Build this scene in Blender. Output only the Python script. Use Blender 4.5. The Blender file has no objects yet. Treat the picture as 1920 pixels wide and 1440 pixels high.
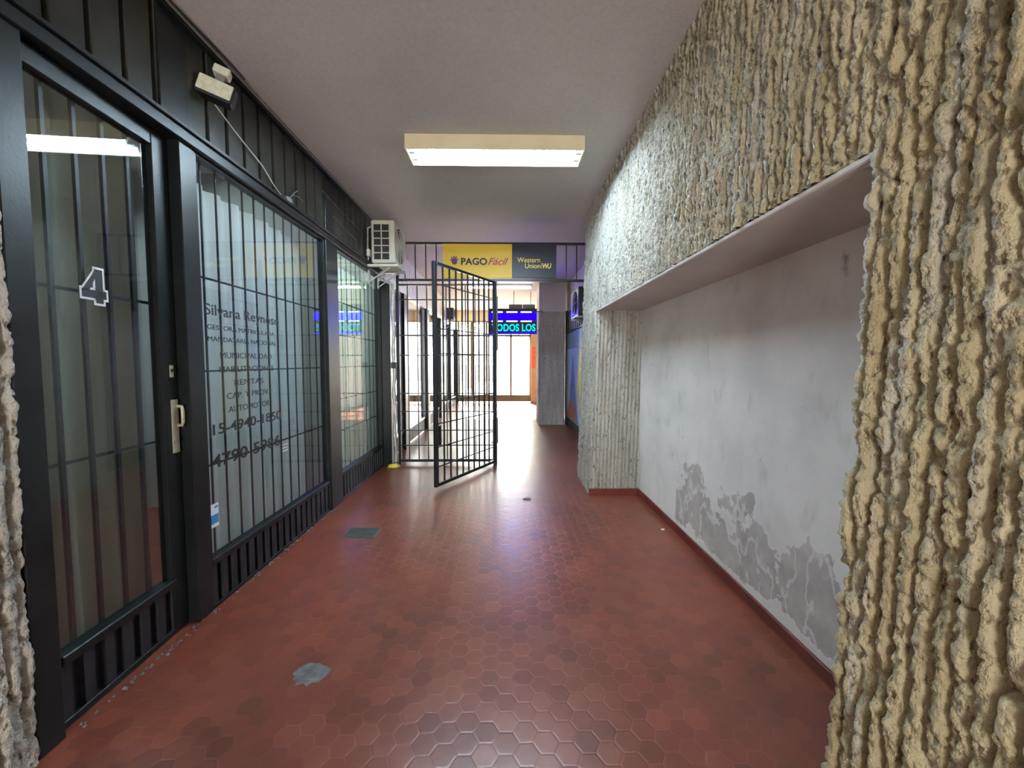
import bpy, math, random
import numpy as np
from mathutils import Vector, Matrix

random.seed(4)
S = bpy.context.scene
COL = S.collection

# ------------------------------------------------------------------ camera
F_PX = 740.0
cd = bpy.data.cameras.new('camera')
cd.sensor_width = 36.0
cd.lens = 36.0 * F_PX / 1920.0
cd.clip_start = 0.05
cd.clip_end = 300
cam = bpy.data.objects.new('camera', cd)
COL.objects.link(cam)
cam.location = (0, 0, 1.35)
cam.rotation_euler = (math.radians(90) - math.atan(41 / F_PX), 0, -math.atan(12 / F_PX))
S.camera = cam

# ------------------------------------------------------------------ exposure, world, sun
S.view_settings.view_transform = 'Standard'
S.view_settings.look = 'None'
S.view_settings.gamma = 1
S.view_settings.use_curve_mapping = False
S.view_settings.exposure = 1.6
W = bpy.data.worlds.new('world')
S.world = W
W.use_nodes = True
bgn = W.node_tree.nodes['Background']
bgn.inputs[0].default_value = (0.98, 0.97, 0.93, 1)
bgn.inputs[1].default_value = 9.0
sd = bpy.data.lights.new('sun', 'SUN')
sd.energy = 30
sd.angle = math.radians(1.0)
sd.color = (1.0, 0.95, 0.84)
sun = bpy.data.objects.new('sun', sd)
COL.objects.link(sun)
# sun stands beyond the far doors, shining back into the passage
sun.rotation_euler = Vector((0.12, -0.82, -0.56)).to_track_quat('-Z', 'Y').to_euler()

def area(name, loc, direction, sx, sy, power, color, portal=False):
    d = bpy.data.lights.new(name, 'AREA'); d.shape = 'RECTANGLE'; d.size = sx; d.size_y = sy
    d.energy = power; d.color = color
    if portal: d.cycles.is_portal = True
    o = bpy.data.objects.new(name, d); COL.objects.link(o); o.location = loc
    o.rotation_euler = Vector(direction).to_track_quat('-Z', 'Y').to_euler()
    return o
# sky portals in the two openings (they only guide sampling of the sky)
area('sky_portal', (-.525, -3.5, 1.25), (0, 1, 0), .95, 2.5, 1, (1, 1, 1), True)
area('sky_portal', (-.385, 13.2, 1.46), (0, -1, 0), 2.43, 2.4, 1, (1, 1, 1), True)
# unseen fill lights added behind the two nearest shops' curtains to brighten them
area('curtain_fill', (-2.6, 2.8, 2.95), (.35, 0, -1), .3, 1.2, 14, (.82, .93, 1))
area('curtain_fill', (-2.6, 4.4, 2.95), (.35, 0, -1), .3, 1.0, 22, (.86, 1, .92))

TUBE_E = 95.0        # fluorescent tubes
LED_BLUE = 10.0

# ------------------------------------------------------------------ helpers
def tag(o, label=None, cat=None, group=None, kind=None):
    if label: o['label'] = label
    if cat: o['category'] = cat
    if group: o['group'] = group
    if kind: o['kind'] = kind
    return o

def empty(name, loc=(0, 0, 0), label=None, cat=None, group=None, kind=None, parent=None):
    o = bpy.data.objects.new(name, None)
    o.empty_display_size = 0.1
    COL.objects.link(o)
    if parent: o.parent = parent
    o.location = loc
    return tag(o, label, cat, group, kind)

class MB:
    """collects boxes, prisms and tubes in world coordinates; build() links one mesh"""
    def __init__(s):
        s.v = []; s.f = []; s.sm = []
    def add(s, vs, fs, smooth=False):
        n = len(s.v)
        s.v += [tuple(p) for p in vs]
        s.f += [tuple(i + n for i in f) for f in fs]
        s.sm += [smooth] * len(fs)
        return s
    def box(s, x0, x1, y0, y1, z0, z1, bev=0.0):
        x0, x1 = sorted((x0, x1)); y0, y1 = sorted((y0, y1)); z0, z1 = sorted((z0, z1))
        b = min(bev, (x1 - x0) * .45, (y1 - y0) * .45, (z1 - z0) * .45)
        if b <= 0:
            vs = [(x, y, z) for x in (x0, x1) for y in (y0, y1) for z in (z0, z1)]
            fs = [(0, 1, 3, 2), (4, 6, 7, 5), (0, 4, 5, 1), (2, 3, 7, 6), (0, 2, 6, 4), (1, 5, 7, 3)]
            return s.add(vs, fs)
        # chamfered box: 24 vertices, three per corner
        vs = []; idx = {}
        for i, (x, sx) in enumerate(((x0, 1), (x1, -1))):
            for j, (y, sy) in enumerate(((y0, 1), (y1, -1))):
                for k, (z, sz) in enumerate(((z0, 1), (z1, -1))):
                    idx[i, j, k] = len(vs)
                    vs += [(x, y + sy * b, z + sz * b), (x + sx * b, y, z + sz * b), (x + sx * b, y + sy * b, z)]
        fs = []
        for i in (0, 1):
            q = [idx[i, 0, 0], idx[i, 1, 0], idx[i, 1, 1], idx[i, 0, 1]]
            fs.append(tuple(q if i else q[::-1]))
        for j in (0, 1):
            q = [idx[0, j, 0] + 1, idx[1, j, 0] + 1, idx[1, j, 1] + 1, idx[0, j, 1] + 1]
            fs.append(tuple(q[::-1] if j else q))
        for k in (0, 1):
            q = [idx[0, 0, k] + 2, idx[1, 0, k] + 2, idx[1, 1, k] + 2, idx[0, 1, k] + 2]
            fs.append(tuple(q if k else q[::-1]))
        for a in (0, 1):
            for c in (0, 1):
                fs.append((idx[a, c, 0], idx[a, c, 0] + 1, idx[a, c, 1] + 1, idx[a, c, 1]))
                fs.append((idx[a, 0, c], idx[a, 0, c] + 2, idx[a, 1, c] + 2, idx[a, 1, c]))
                fs.append((idx[0, a, c] + 1, idx[0, a, c] + 2, idx[1, a, c] + 2, idx[1, a, c] + 1))
        for k3 in idx.values():
            fs.append((k3, k3 + 1, k3 + 2))
        return s.add(vs, fs)
    def tube(s, pts, r, n=10, cap=True):
        pts = [Vector(p) for p in pts]
        rings = []
        up = None
        for i, p in enumerate(pts):
            a = pts[max(i - 1, 0)]; b = pts[min(i + 1, len(pts) - 1)]
            d = (b - a).normalized()
            if up is None:
                up = Vector((0, 0, 1)) if abs(d.z) < .9 else Vector((1, 0, 0))
            e1 = d.cross(up).normalized(); e2 = e1.cross(d).normalized(); up = e2
            rr = r[i] if isinstance(r, (list, tuple)) else r
            rings.append([p + e1 * rr * math.cos(2 * math.pi * k / n) + e2 * rr * math.sin(2 * math.pi * k / n) for k in range(n)])
        vs = [v for R in rings for v in R]; fs = []
        for i in range(len(rings) - 1):
            for k in range(n):
                k2 = (k + 1) % n
                fs.append((i * n + k, i * n + k2, (i + 1) * n + k2, (i + 1) * n + k))
        s.add(vs, fs, True)
        if cap:
            s.add(rings[0], [tuple(range(n))]); s.add(rings[-1], [tuple(range(n))[::-1]])
        return s
    def prism(s, poly, axis, a0, a1):
        """poly of 2-D points extruded along axis: 0 -> (y,z), 1 -> (x,z), 2 -> (x,y)"""
        def P(p, a):
            return {0: (a, p[0], p[1]), 1: (p[0], a, p[1]), 2: (p[0], p[1], a)}[axis]
        n = len(poly)
        vs = [P(p, a0) for p in poly] + [P(p, a1) for p in poly]
        fs = [tuple(range(n)), tuple(range(n, 2 * n))[::-1]] + [(i, n + i, n + (i + 1) % n, (i + 1) % n) for i in range(n)]
        return s.add(vs, fs)
    def build(s, name, m, parent=None, label=None, cat=None, group=None, kind=None):
        me = bpy.data.meshes.new(name)
        off = Vector((0, 0, 0))
        if parent is not None:
            q = parent
            while q is not None:
                off += q.location; q = q.parent
            org = off
        else:
            a = np.array(s.v); org = Vector(((a[:, 0].min() + a[:, 0].max()) / 2, (a[:, 1].min() + a[:, 1].max()) / 2, a[:, 2].min()))
        if parent is not None:
            a = np.array(s.v); ctr = Vector(((a[:, 0].min() + a[:, 0].max()) / 2, (a[:, 1].min() + a[:, 1].max()) / 2, (a[:, 2].min() + a[:, 2].max()) / 2))
            base = ctr
        else:
            base = org
        me.from_pydata([(p[0] - base.x, p[1] - base.y, p[2] - base.z) for p in s.v], [], s.f)
        me.polygons.foreach_set('use_smooth', s.sm)
        me.update()
        import bmesh
        bm = bmesh.new(); bm.from_mesh(me)
        bmesh.ops.recalc_face_normals(bm, faces=bm.faces)
        bm.to_mesh(me); bm.free()
        if m: me.materials.append(m)
        o = bpy.data.objects.new(name, me)
        COL.objects.link(o)
        if parent is not None:
            o.parent = parent; o.location = base - off
        else:
            o.location = base
        return tag(o, label, cat, group, kind)

def BOX(x0, x1, y0, y1, z0, z1, bev=0.0):
    return MB().box(x0, x1, y0, y1, z0, z1, bev)

# ------------------------------------------------------------------ materials
def new_mat(name):
    m = bpy.data.materials.new(name); m.use_nodes = True
    nt = m.node_tree
    return m, nt, nt.nodes['Principled BSDF'], nt.nodes['Material Output']

def rgb(r, g, b):
    f = lambda c: (c / 255) / 12.92 if c / 255 <= .04045 else ((c / 255 + .055) / 1.055) ** 2.4
    return (f(r), f(g), f(b), 1)

def N(nt, typ, **kw):
    n = nt.nodes.new(typ)
    for k, v in kw.items():
        if k == 'inp':
            for a, b in v.items(): n.inputs[a].default_value = b
        else: setattr(n, k, v)
    return n

def math_n(nt, op, a, b=None, c=None):
    n = nt.nodes.new('ShaderNodeMath'); n.operation = op
    for i, x in enumerate((a, b, c)):
        if x is None: continue
        if isinstance(x, (int, float)): n.inputs[i].default_value = x
        else: nt.links.new(x, n.inputs[i])
    return n.outputs[0]

def vmath(nt, op, a, b=None):
    n = nt.nodes.new('ShaderNodeVectorMath'); n.operation = op
    for i, x in enumerate((a, b)):
        if x is None: continue
        if isinstance(x, (tuple, list)): n.inputs[i].default_value = x
        else: nt.links.new(x, n.inputs[i])
    return n

def mixc(nt, fac, a, b, blend='MIX'):
    n = nt.nodes.new('ShaderNodeMix'); n.data_type = 'RGBA'; n.blend_type = blend
    for i, x in ((0, fac), (6, a), (7, b)):
        if isinstance(x, (int, float)): n.inputs[i].default_value = x
        elif isinstance(x, tuple): n.inputs[i].default_value = x
        else: nt.links.new(x, n.inputs[i])
    return n.outputs[2]

def ramp(nt, fac, stops):
    n = nt.nodes.new('ShaderNodeValToRGB')
    e = n.color_ramp.elements
    while len(e) < len(stops): e.new(0.5)
    for i, (p, c) in enumerate(stops):
        e[i].position = p; e[i].color = c if isinstance(c, tuple) else (c, c, c, 1)
    nt.links.new(fac, n.inputs[0])
    return n.outputs[0]

def noise(nt, scale, detail=4, vec=None, rough=.55, w=None):
    n = nt.nodes.new('ShaderNodeTexNoise')
    n.inputs['Scale'].default_value = scale; n.inputs['Detail'].default_value = detail
    n.inputs['Roughness'].default_value = rough
    if vec is not None: nt.links.new(vec, n.inputs['Vector'])
    return n.outputs['Fac']

def wpos(nt):
    return nt.nodes.new('ShaderNodeNewGeometry').outputs['Position']

def mapped(nt, sc, loc=(0, 0, 0)):
    mp = nt.nodes.new('ShaderNodeMapping')
    mp.inputs['Scale'].default_value = sc; mp.inputs['Location'].default_value = loc
    nt.links.new(wpos(nt), mp.inputs['Vector'])
    return mp.outputs[0]

def simple(name, c, rough=.5, metal=0.0, var=.12, nscale=9.0, bump=0.0, bscale=60.0, spec=.5, emit=None, es=0):
    m, nt, p, out = new_mat(name)
    vec = mapped(nt, (1, 1, 1))
    nz = noise(nt, nscale, 5, vec)
    d = tuple(x * (1 - var * 1.6) for x in c[:3]) + (1,)
    l = tuple(min(1, x * (1 + var)) for x in c[:3]) + (1,)
    nt.links.new(ramp(nt, nz, [(.3, d), (.7, l)]), p.inputs['Base Color'])
    p.inputs['Roughness'].default_value = rough
    p.inputs['Metallic'].default_value = metal
    p.inputs['Specular IOR Level'].default_value = spec
    if bump:
        b = N(nt, 'ShaderNodeBump', inp={'Strength': bump, 'Distance': .01})
        nt.links.new(noise(nt, bscale, 5, vec), b.inputs['Height'])
        nt.links.new(b.outputs[0], p.inputs['Normal'])
    if emit:
        p.inputs['Emission Color'].default_value = emit
        p.inputs['Emission Strength'].default_value = es
    return m

M = {}
M['dark_metal'] = simple('dark_metal', rgb(24, 28, 29), .36, 0, .25, 6, .05, 90, .35)
M['panel'] = simple('dark_panel', rgb(54, 54, 47), .32, 0, .3, 4, .05, 40, .4)
M['kick'] = simple('kick_panel', rgb(34, 37, 42), .4, 0, .35, 7, .08, 50)
M['gate'] = simple('gate_paint', rgb(34, 35, 40), .35, 0, .2, 10)
M['grille'] = simple('grille_paint', rgb(40, 46, 50), .45, 0, .15, 10)
M['cream'] = simple('cream_enamel', rgb(226, 212, 176), .45, 0, .05, 5)
M['white_enamel'] = simple('white_enamel', rgb(235, 238, 236), .4, 0, .03, 5)
M['ac_white'] = simple('ac_casing', rgb(222, 218, 200), .45, 0, .07, 8)
M['ac_dark'] = simple('ac_dark', rgb(48, 44, 44), .6, 0, .2, 20)
M['galv'] = simple('galvanised_steel', rgb(178, 180, 180), .35, .7, .12, 14)
M['black_plastic'] = simple('black_plastic', rgb(24, 24, 28), .45, 0, .1, 10)
M['foil'] = simple('pipe_wrap', rgb(190, 188, 182), .3, .3, .2, 18, .5, 30)
M['cable'] = simple('grey_cable', rgb(120, 118, 110), .5)
M['cable_white'] = simple('white_cable', rgb(205, 203, 195), .5)
M['yellow_rag'] = simple('yellow_foam', rgb(220, 200, 70), .8, 0, .2, 30, .5)
M['plaster'] = simple('painted_plaster', rgb(190, 182, 176), .8, 0, .06, 3, .15, 80)
M['pier'] = simple('smooth_column_paint', rgb(190, 185, 188), .7, 0, .06, 3, .1, 60)
M['shop_wall'] = simple('shop_interior_paint', rgb(150, 156, 152), .8, 0, .08, 2)
M['far_frame'] = simple('brown_anodised_frame', rgb(120, 116, 96), .45, .2, .1, 6)
M['far_rail'] = simple('olive_bottom_rail', rgb(112, 112, 84), .5, .1, .1, 6)
M['tan'] = simple('tan_painted_pillar', rgb(196, 160, 118), .7, 0, .08, 3)
M['orange'] = simple('orange_paper', rgb(226, 110, 70), .7)
M['skirting'] = simple('red_skirting', rgb(104, 46, 40), .4, 0, .2, 8, .1, 40)
M['green_skirting'] = simple('dark_green_skirting', rgb(46, 62, 62), .5)
M['grate'] = simple('drain_metal', rgb(84, 92, 88), .5, .3, .2, 20, .3, 100)
M['cement'] = simple('cement', rgb(100, 100, 100), .75, 0, .3, 25, .4, 60)
M['paper'] = simple('white_paper', rgb(235, 235, 230), .7)
M['leaf_litter'] = simple('grey_scrap', rgb(110, 100, 92), .7)
M['text'] = simple('black_vinyl', rgb(24, 28, 32), .5, 0, .02)
M['white_vinyl'] = simple('white_vinyl', rgb(235, 235, 235), .5, 0, .02)
M['blue_vinyl'] = simple('blue_vinyl', rgb(60, 140, 200), .5, 0, .02)
M['yellow_sign'] = simple('yellow_signboard', rgb(238, 200, 66), .45, 0, .03, 3)
M['navy_sign'] = simple('charcoal_signboard', rgb(40, 44, 58), .4, 0, .05, 3)
M['navy_text'] = simple('navy_lettering', rgb(30, 30, 84), .5, 0, .02)
M['magenta_text'] = simple('magenta_lettering', rgb(190, 50, 130), .5, 0, .02)
M['cream_text'] = simple('pale_yellow_lettering', rgb(242, 226, 130), .5, 0, .02)
M['plate'] = simple('aged_brass_plate', rgb(176, 170, 146), .35, .3, .1, 20)
M['lens'] = simple('diffuser_plastic', rgb(224, 224, 200), .35, 0, .12, 30, .4, 120)
M['pavement'] = simple('pavement', rgb(186, 182, 172), .8, 0, .1, 2, .2, 20)
M['bark'] = simple('bark', rgb(96, 78, 60), .9, 0, .3, 12, .6, 20)
M['leaves'] = simple('leaves', rgb(120, 150, 70), .6, 0, .4, 8)
M['far_wall_paint'] = simple('cream_wall_paint', rgb(232, 222, 180), .75, 0, .05, 3)
M['mural_blue'] = simple('mural_blue', rgb(70, 120, 190), .45, 0, .15, 3)
M['mural_pale'] = simple('mural_pale_blue', rgb(160, 190, 220), .45, 0, .1, 3)
M['mural_yellow'] = simple('mural_yellow', rgb(190, 185, 70), .45, 0, .15, 3)
M['mural_orange'] = simple('mural_terracotta', rgb(180, 110, 90), .45, 0, .15, 3)
M['mural_green'] = simple('mural_teal', rgb(96, 140, 150), .45, 0, .15, 3)

# ceiling paint: warm grey with blotches
m, nt, p, out = new_mat('ceiling_paint')
v = mapped(nt, (1, 1, 1))
a = ramp(nt, noise(nt, 1.3, 4, v), [(.3, rgb(184, 180, 176)), (.7, rgb(196, 188, 186))])
nt.links.new(mixc(nt, .12, a, ramp(nt, noise(nt, 40, 4, v), [(.3, .25), (.7, .75)])), p.inputs['Base Color'])
p.inputs['Roughness'].default_value = .75
b = N(nt, 'ShaderNodeBump', inp={'Strength': .25, 'Distance': .006})
nt.links.new(noise(nt, 90, 5, v), b.inputs['Height']); nt.links.new(b.outputs[0], p.inputs['Normal'])
M['ceiling'] = m

# rough combed render
def render_mat(name, c1, c2, c3):
    m, nt, p, out = new_mat(name)
    v = mapped(nt, (1, 1, 1)); vs = mapped(nt, (14, 14, 1.6)); vf = mapped(nt, (60, 60, 22))
    a = ramp(nt, noise(nt, 1.0, 5, vs), [(.28, c1), (.5, c2), (.75, c3)])
    bl = ramp(nt, noise(nt, 3.2, 5, v), [(.35, 0.0), (.65, 1.0)])
    a2 = mixc(nt, math_n(nt, 'MULTIPLY', bl, .28), a, rgb(176, 150, 116))
    gs = ramp(nt, noise(nt, 1.0, 4, mapped(nt, (18, 18, 1.1), (4, 2, 7))), [(.54, 0.0), (.66, .7)])
    a2 = mixc(nt, gs, a2, rgb(188, 184, 174))
    sp = ramp(nt, noise(nt, 1.0, 4, vf), [(.33, 0.0), (.42, 1.0)])
    a3 = mixc(nt, sp, rgb(104, 90, 64), a2)
    # the render is greyer deeper inside the passage
    sy_ = N(nt, 'ShaderNodeSeparateXYZ'); nt.links.new(wpos(nt), sy_.inputs[0])
    deep = ramp(nt, math_n(nt, 'ADD', math_n(nt, 'DIVIDE', sy_.outputs['Y'], 5.0), math_n(nt, 'MULTIPLY', bl, .1)), [(.25, 0.0), (.75, .75)])
    hs = N(nt, 'ShaderNodeHueSaturation', inp={'Saturation': .25, 'Value': .98}); nt.links.new(a3, hs.inputs['Color'])
    a3 = mixc(nt, deep, a3, hs.outputs[0])
    nt.links.new(a3, p.inputs['Base Color'])
    p.inputs['Roughness'].default_value = .62
    p.inputs['Specular IOR Level'].default_value = .45
    hgt = math_n(nt, 'ADD', noise(nt, 1.0, 6, mapped(nt, (50, 50, 26), )), math_n(nt, 'MULTIPLY', noise(nt, 150, 5, v), .5))
    b = N(nt, 'ShaderNodeBump', inp={'Strength': 1.0, 'Distance': .018})
    nt.links.new(hgt, b.inputs['Height']); nt.links.new(b.outputs[0], p.inputs['Normal'])
    return m
M['render'] = render_mat('combed_render', rgb(146, 134, 100), rgb(182, 170, 134), rgb(206, 196, 166))
M['render_grey'] = render_mat('combed_render_grey', rgb(164, 160, 150), rgb(190, 186, 176), rgb(210, 206, 196))

# niche plaster with scuffs and a flaking foot
m, nt, p, out = new_mat('flaking_plaster')
pos = wpos(nt)
sx = N(nt, 'ShaderNodeSeparateXYZ'); nt.links.new(pos, sx.inputs[0])
v = mapped(nt, (1, 1, 1))
base = ramp(nt, noise(nt, 2.2, 6, v), [(.3, rgb(204, 199, 195)), (.55, rgb(222, 217, 212)), (.8, rgb(232, 228, 223))])
big = noise(nt, 4.5, 9, v, .62)
thr = math_n(nt, 'SUBTRACT', .52, sx.outputs['Z'])                       # >0 below .52 m
mask0 = math_n(nt, 'ADD', thr, math_n(nt, 'MULTIPLY', math_n(nt, 'SUBTRACT', big, .52), 1.5))
edge_y = math_n(nt, 'MULTIPLY', math_n(nt, 'SUBTRACT', 3.08, sx.outputs['Y']), 12.0)
low = math_n(nt, 'MULTIPLY', math_n(nt, 'SUBTRACT', math_n(nt, 'ADD', sx.outputs['Z'], math_n(nt, 'MULTIPLY', big, .3)), .26), 5.0)
mask1 = math_n(nt, 'MINIMUM', math_n(nt, 'MINIMUM', mask0, edge_y), low)
peel = ramp(nt, math_n(nt, 'ADD', mask1, .5), [(.5, 0.0), (.515, 1.0)])
flake = ramp(nt, math_n(nt, 'ADD', mask1, .5), [(.44, 0.0), (.5, 1.0), (.515, 1.0), (.53, 0.0)])
raw = ramp(nt, noise(nt, 7, 7, v), [(.3, rgb(160, 153, 148)), (.6, rgb(186, 178, 173)), (.8, rgb(206, 200, 195))])
c1 = mixc(nt, peel, base, raw)
veins = ramp(nt, math_n(nt, 'ABSOLUTE', math_n(nt, 'SUBTRACT', noise(nt, 6.0, 5, mapped(nt, (1, 1, .6), (3, 1, 2)), .5), .5)), [(0.0, 1.0), (.03, 0.0)])
c2 = mixc(nt, math_n(nt, 'MULTIPLY', veins, math_n(nt, 'MULTIPLY', peel, .8)), c1, rgb(222, 220, 216))
c3 = mixc(nt, math_n(nt, 'MULTIPLY', flake, .6), c2, rgb(224, 222, 218))
scr = ramp(nt, math_n(nt, 'ABSOLUTE', math_n(nt, 'SUBTRACT', noise(nt, 3.0, 3, mapped(nt, (1, 2.2, 1.3), (7, 3, 0))), .5)), [(0.0, 1.0), (.004, 0.0)])
scm = ramp(nt, noise(nt, 2.6, 3, mapped(nt, (1, 1, 1), (11, 5, 0))), [(.6, 0.0), (.66, .55)])
c4 = mixc(nt, math_n(nt, 'MULTIPLY', scr, scm), c3, rgb(90, 84, 80))
grime = ramp(nt, noise(nt, 5.0, 6, mapped(nt, (1, 1.6, .8), (2, 9, 4))), [(.58, 0.0), (.75, .35)])
c5 = mixc(nt, grime, c4, rgb(140, 134, 128))
# dark smudge near the top
dd = vmath(nt, 'SUBTRACT', pos, (1.36, 1.58, 1.74)); ds = vmath(nt, 'MULTIPLY', dd.outputs[0], (1, 16, 8)); dl = vmath(nt, 'LENGTH', ds.outputs[0])
sm = ramp(nt, math_n(nt, 'ADD', dl.outputs['Value'], math_n(nt, 'MULTIPLY', noise(nt, 28, 5, v), 1.2)), [(.5, .8), (1.0, 0.0)])
nt.links.new(mixc(nt, sm, c5, rgb(80, 74, 70)), p.inputs['Base Color'])
p.inputs['Roughness'].default_value = .7
b = N(nt, 'ShaderNodeBump', inp={'Strength': .5, 'Distance': .004})
nt.links.new(math_n(nt, 'SUBTRACT', math_n(nt, 'MULTIPLY', noise(nt, 30, 6, v), .5), peel), b.inputs['Height'])
nt.links.new(b.outputs[0], p.inputs['Normal'])
M['niche'] = m

# hexagonal clay floor tiles
m, nt, p, out = new_mat('hexagonal_clay_tile')
pos = wpos(nt)
sx = N(nt, 'ShaderNodeSeparateXYZ'); nt.links.new(pos, sx.inputs[0])
HEX = 0.083
cx = N(nt, 'ShaderNodeCombineXYZ')
nt.links.new(math_n(nt, 'ADD', math_n(nt, 'DIVIDE', sx.outputs['Y'], HEX), 500.0), cx.inputs[0])
nt.links.new(math_n(nt, 'ADD', math_n(nt, 'DIVIDE', sx.outputs['X'], HEX), 866.0254), cx.inputs[1])
r3 = 3 ** .5
def cell(off):
    q = vmath(nt, 'SUBTRACT', cx.outputs[0], (off[0], off[1], 0)).outputs[0]
    w = vmath(nt, 'MODULO', q, (1, r3, 1)).outputs[0]
    return vmath(nt, 'SUBTRACT', w, (.5, r3 / 2, 0)).outputs[0]
ca, cb = cell((0, 0)), cell((.5, r3 / 2))
la = vmath(nt, 'LENGTH', ca).outputs['Value']; lb = vmath(nt, 'LENGTH', cb).outputs['Value']
sel = math_n(nt, 'LESS_THAN', la, lb)
mv = N(nt, 'ShaderNodeMix', data_type='VECTOR')
nt.links.new(sel, mv.inputs[0]); nt.links.new(cb, mv.inputs[4]); nt.links.new(ca, mv.inputs[5])
g = mv.outputs[1]
idv = vmath(nt, 'SUBTRACT', cx.outputs[0], g).outputs[0]
ids = vmath(nt, 'SNAP', vmath(nt, 'ADD', idv, (.1, .1, 0)).outputs[0], (.25, .25, 1)).outputs[0]
wn = N(nt, 'ShaderNodeTexWhiteNoise'); nt.links.new(ids, wn.inputs['Vector'])
ab = vmath(nt, 'ABSOLUTE', g).outputs[0]
sa = N(nt, 'ShaderNodeSeparateXYZ'); nt.links.new(ab, sa.inputs[0])
dt = vmath(nt, 'DOT_PRODUCT', ab, (.5, r3 / 2, 0)).outputs['Value']
hd = math_n(nt, 'MAXIMUM', sa.outputs[0], dt)           # .5 at the joint
joint = ramp(nt, hd, [(.472, 0.0), (.492, 1.0)])
v = mapped(nt, (1, 1, 1))
tile = ramp(nt, wn.outputs['Value'], [(0.0, rgb(86, 46, 38)), (.35, rgb(110, 54, 42)), (.7, rgb(120, 62, 46)), (1.0, rgb(136, 72, 52))])
wear = ramp(nt, noise(nt, 1.1, 6, v), [(.35, rgb(94, 48, 38)), (.65, rgb(134, 68, 46))])
col = mixc(nt, .55, tile, wear)
dirt = ramp(nt, noise(nt, 2.3, 7, mapped(nt, (1, 1, 1), (5, 5, 5)), .6), [(.5, 0.0), (.8, .3)])
col = mixc(nt, dirt, col, rgb(84, 60, 50))
jcol = ramp(nt, noise(nt, 1.6, 5, mapped(nt, (1, 1, 1), (9, 1, 0))), [(.45, rgb(84, 42, 38)), (.62, rgb(150, 100, 84))])
jf = math_n(nt, 'MULTIPLY', joint, ramp(nt, noise(nt, 3.0, 4, mapped(nt, (1, 1, 1), (1, 7, 0))), [(.35, .05), (.7, .5)]))
nt.links.new(mixc(nt, jf, col, jcol), p.inputs['Base Color'])
rr = ramp(nt, noise(nt, 3.0, 6, v), [(.3, .285), (.7, .32)])
nt.links.new(math_n(nt, 'ADD', rr, math_n(nt, 'MULTIPLY', wn.outputs['Value'], .04)), p.inputs['Roughness'])
p.inputs['Specular IOR Level'].default_value = .5
# each tile lies slightly tilted, edges are eased
wc = vmath(nt, 'SUBTRACT', wn.outputs['Color'], (.5, .5, .5)).outputs[0]
tl = vmath(nt, 'DOT_PRODUCT', wc, g).outputs['Value']
hgt = math_n(nt, 'ADD', math_n(nt, 'MULTIPLY', tl, .9), math_n(nt, 'MULTIPLY', ramp(nt, hd, [(.43, 1.0), (.5, 0.0)]), .55))
hgt = math_n(nt, 'ADD', hgt, math_n(nt, 'MULTIPLY', noise(nt, 14, 4, v), .45))
b = N(nt, 'ShaderNodeBump', inp={'Strength': .55, 'Distance': .0014})
nt.links.new(hgt, b.inputs['Height']); nt.links.new(b.outputs[0], p.inputs['Normal'])
M['floor'] = m

# window glass: clear with a strong grazing reflection
def glass_mat(name, ior=1.6, tint=(.9, .93, .93, 1), rough=.012):
    m, nt, p, out = new_mat(name)
    nt.nodes.remove(p)
    t = N(nt, 'ShaderNodeBsdfTransparent', inp={'Color': tint})
    gl = N(nt, 'ShaderNodeBsdfGlossy', inp={'Roughness': rough, 'Color': (.95, .97, 1, 1)})
    # Schlick reflectance of both faces of a thin pane
    f0 = ((ior - 1) / (ior + 1)) ** 2
    lw = N(nt, 'ShaderNodeLayerWeight', inp={'Blend': .5})
    pw = math_n(nt, 'POWER', lw.outputs['Facing'], 5.0)
    fr = math_n(nt, 'ADD', f0, math_n(nt, 'MULTIPLY', pw, 1 - f0))
    mx = N(nt, 'ShaderNodeMixShader')
    nt.links.new(fr, mx.inputs[0]); nt.links.new(t.outputs[0], mx.inputs[1]); nt.links.new(gl.outputs[0], mx.inputs[2])
    nt.links.new(mx.outputs[0], out.inputs[0])
    return m
M['glass'] = glass_mat('window_glass', 1.75)
M['glass_clear'] = glass_mat('clear_glass', 1.35, (.97, .98, .97, 1))

# sheer curtain
def curtain_mat(name, c, tr=.4):
    m, nt, p, out = new_mat(name)
    v = mapped(nt, (1, 14, .8))
    nt.links.new(ramp(nt, noise(nt, 1.0, 4, v), [(.3, tuple(x * .8 for x in c[:3]) + (1,)), (.7, c)]), p.inputs['Base Color'])
    p.inputs['Roughness'].default_value = .9
    tb = N(nt, 'ShaderNodeBsdfTranslucent', inp={'Color': c})
    mx = N(nt, 'ShaderNodeMixShader', inp={0: tr})
    nt.links.new(p.outputs[0], mx.inputs[1]); nt.links.new(tb.outputs[0], mx.inputs[2])
    nt.links.new(mx.outputs[0], out.inputs[0])
    return m
M['curtain_white'] = curtain_mat('sheer_white', rgb(226, 232, 232))
M['curtain_beige'] = curtain_mat('beige_cloth', rgb(160, 158, 142), .15)
M['curtain_green'] = curtain_mat('pale_green_cloth', rgb(214, 230, 214))

def emit(name, c, s):
    m, nt, p, out = new_mat(name)
    nt.nodes.remove(p)
    e = N(nt, 'ShaderNodeEmission', inp={'Color': c, 'Strength': s})
    nt.links.new(e.outputs[0], out.inputs[0])
    return m
M['tube'] = emit('fluorescent_tube', (.62, .82, 1.0, 1), TUBE_E)
M['tube_far'] = emit('far_fluorescent_tube', (.95, 1.0, .95, 1), 16)
M['led_blue'] = emit('led_blue', (.001, .0, 1.0, 1), LED_BLUE)
M['led_white'] = emit('led_white', (.6, .7, 1.0, 1), 2)
M['led_cyan'] = emit('led_cyan', (.0, .55, .8, 1), 1.0)
M['led_small'] = emit('led_lamp', (.9, .95, 1.0, 1), 8)

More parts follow.
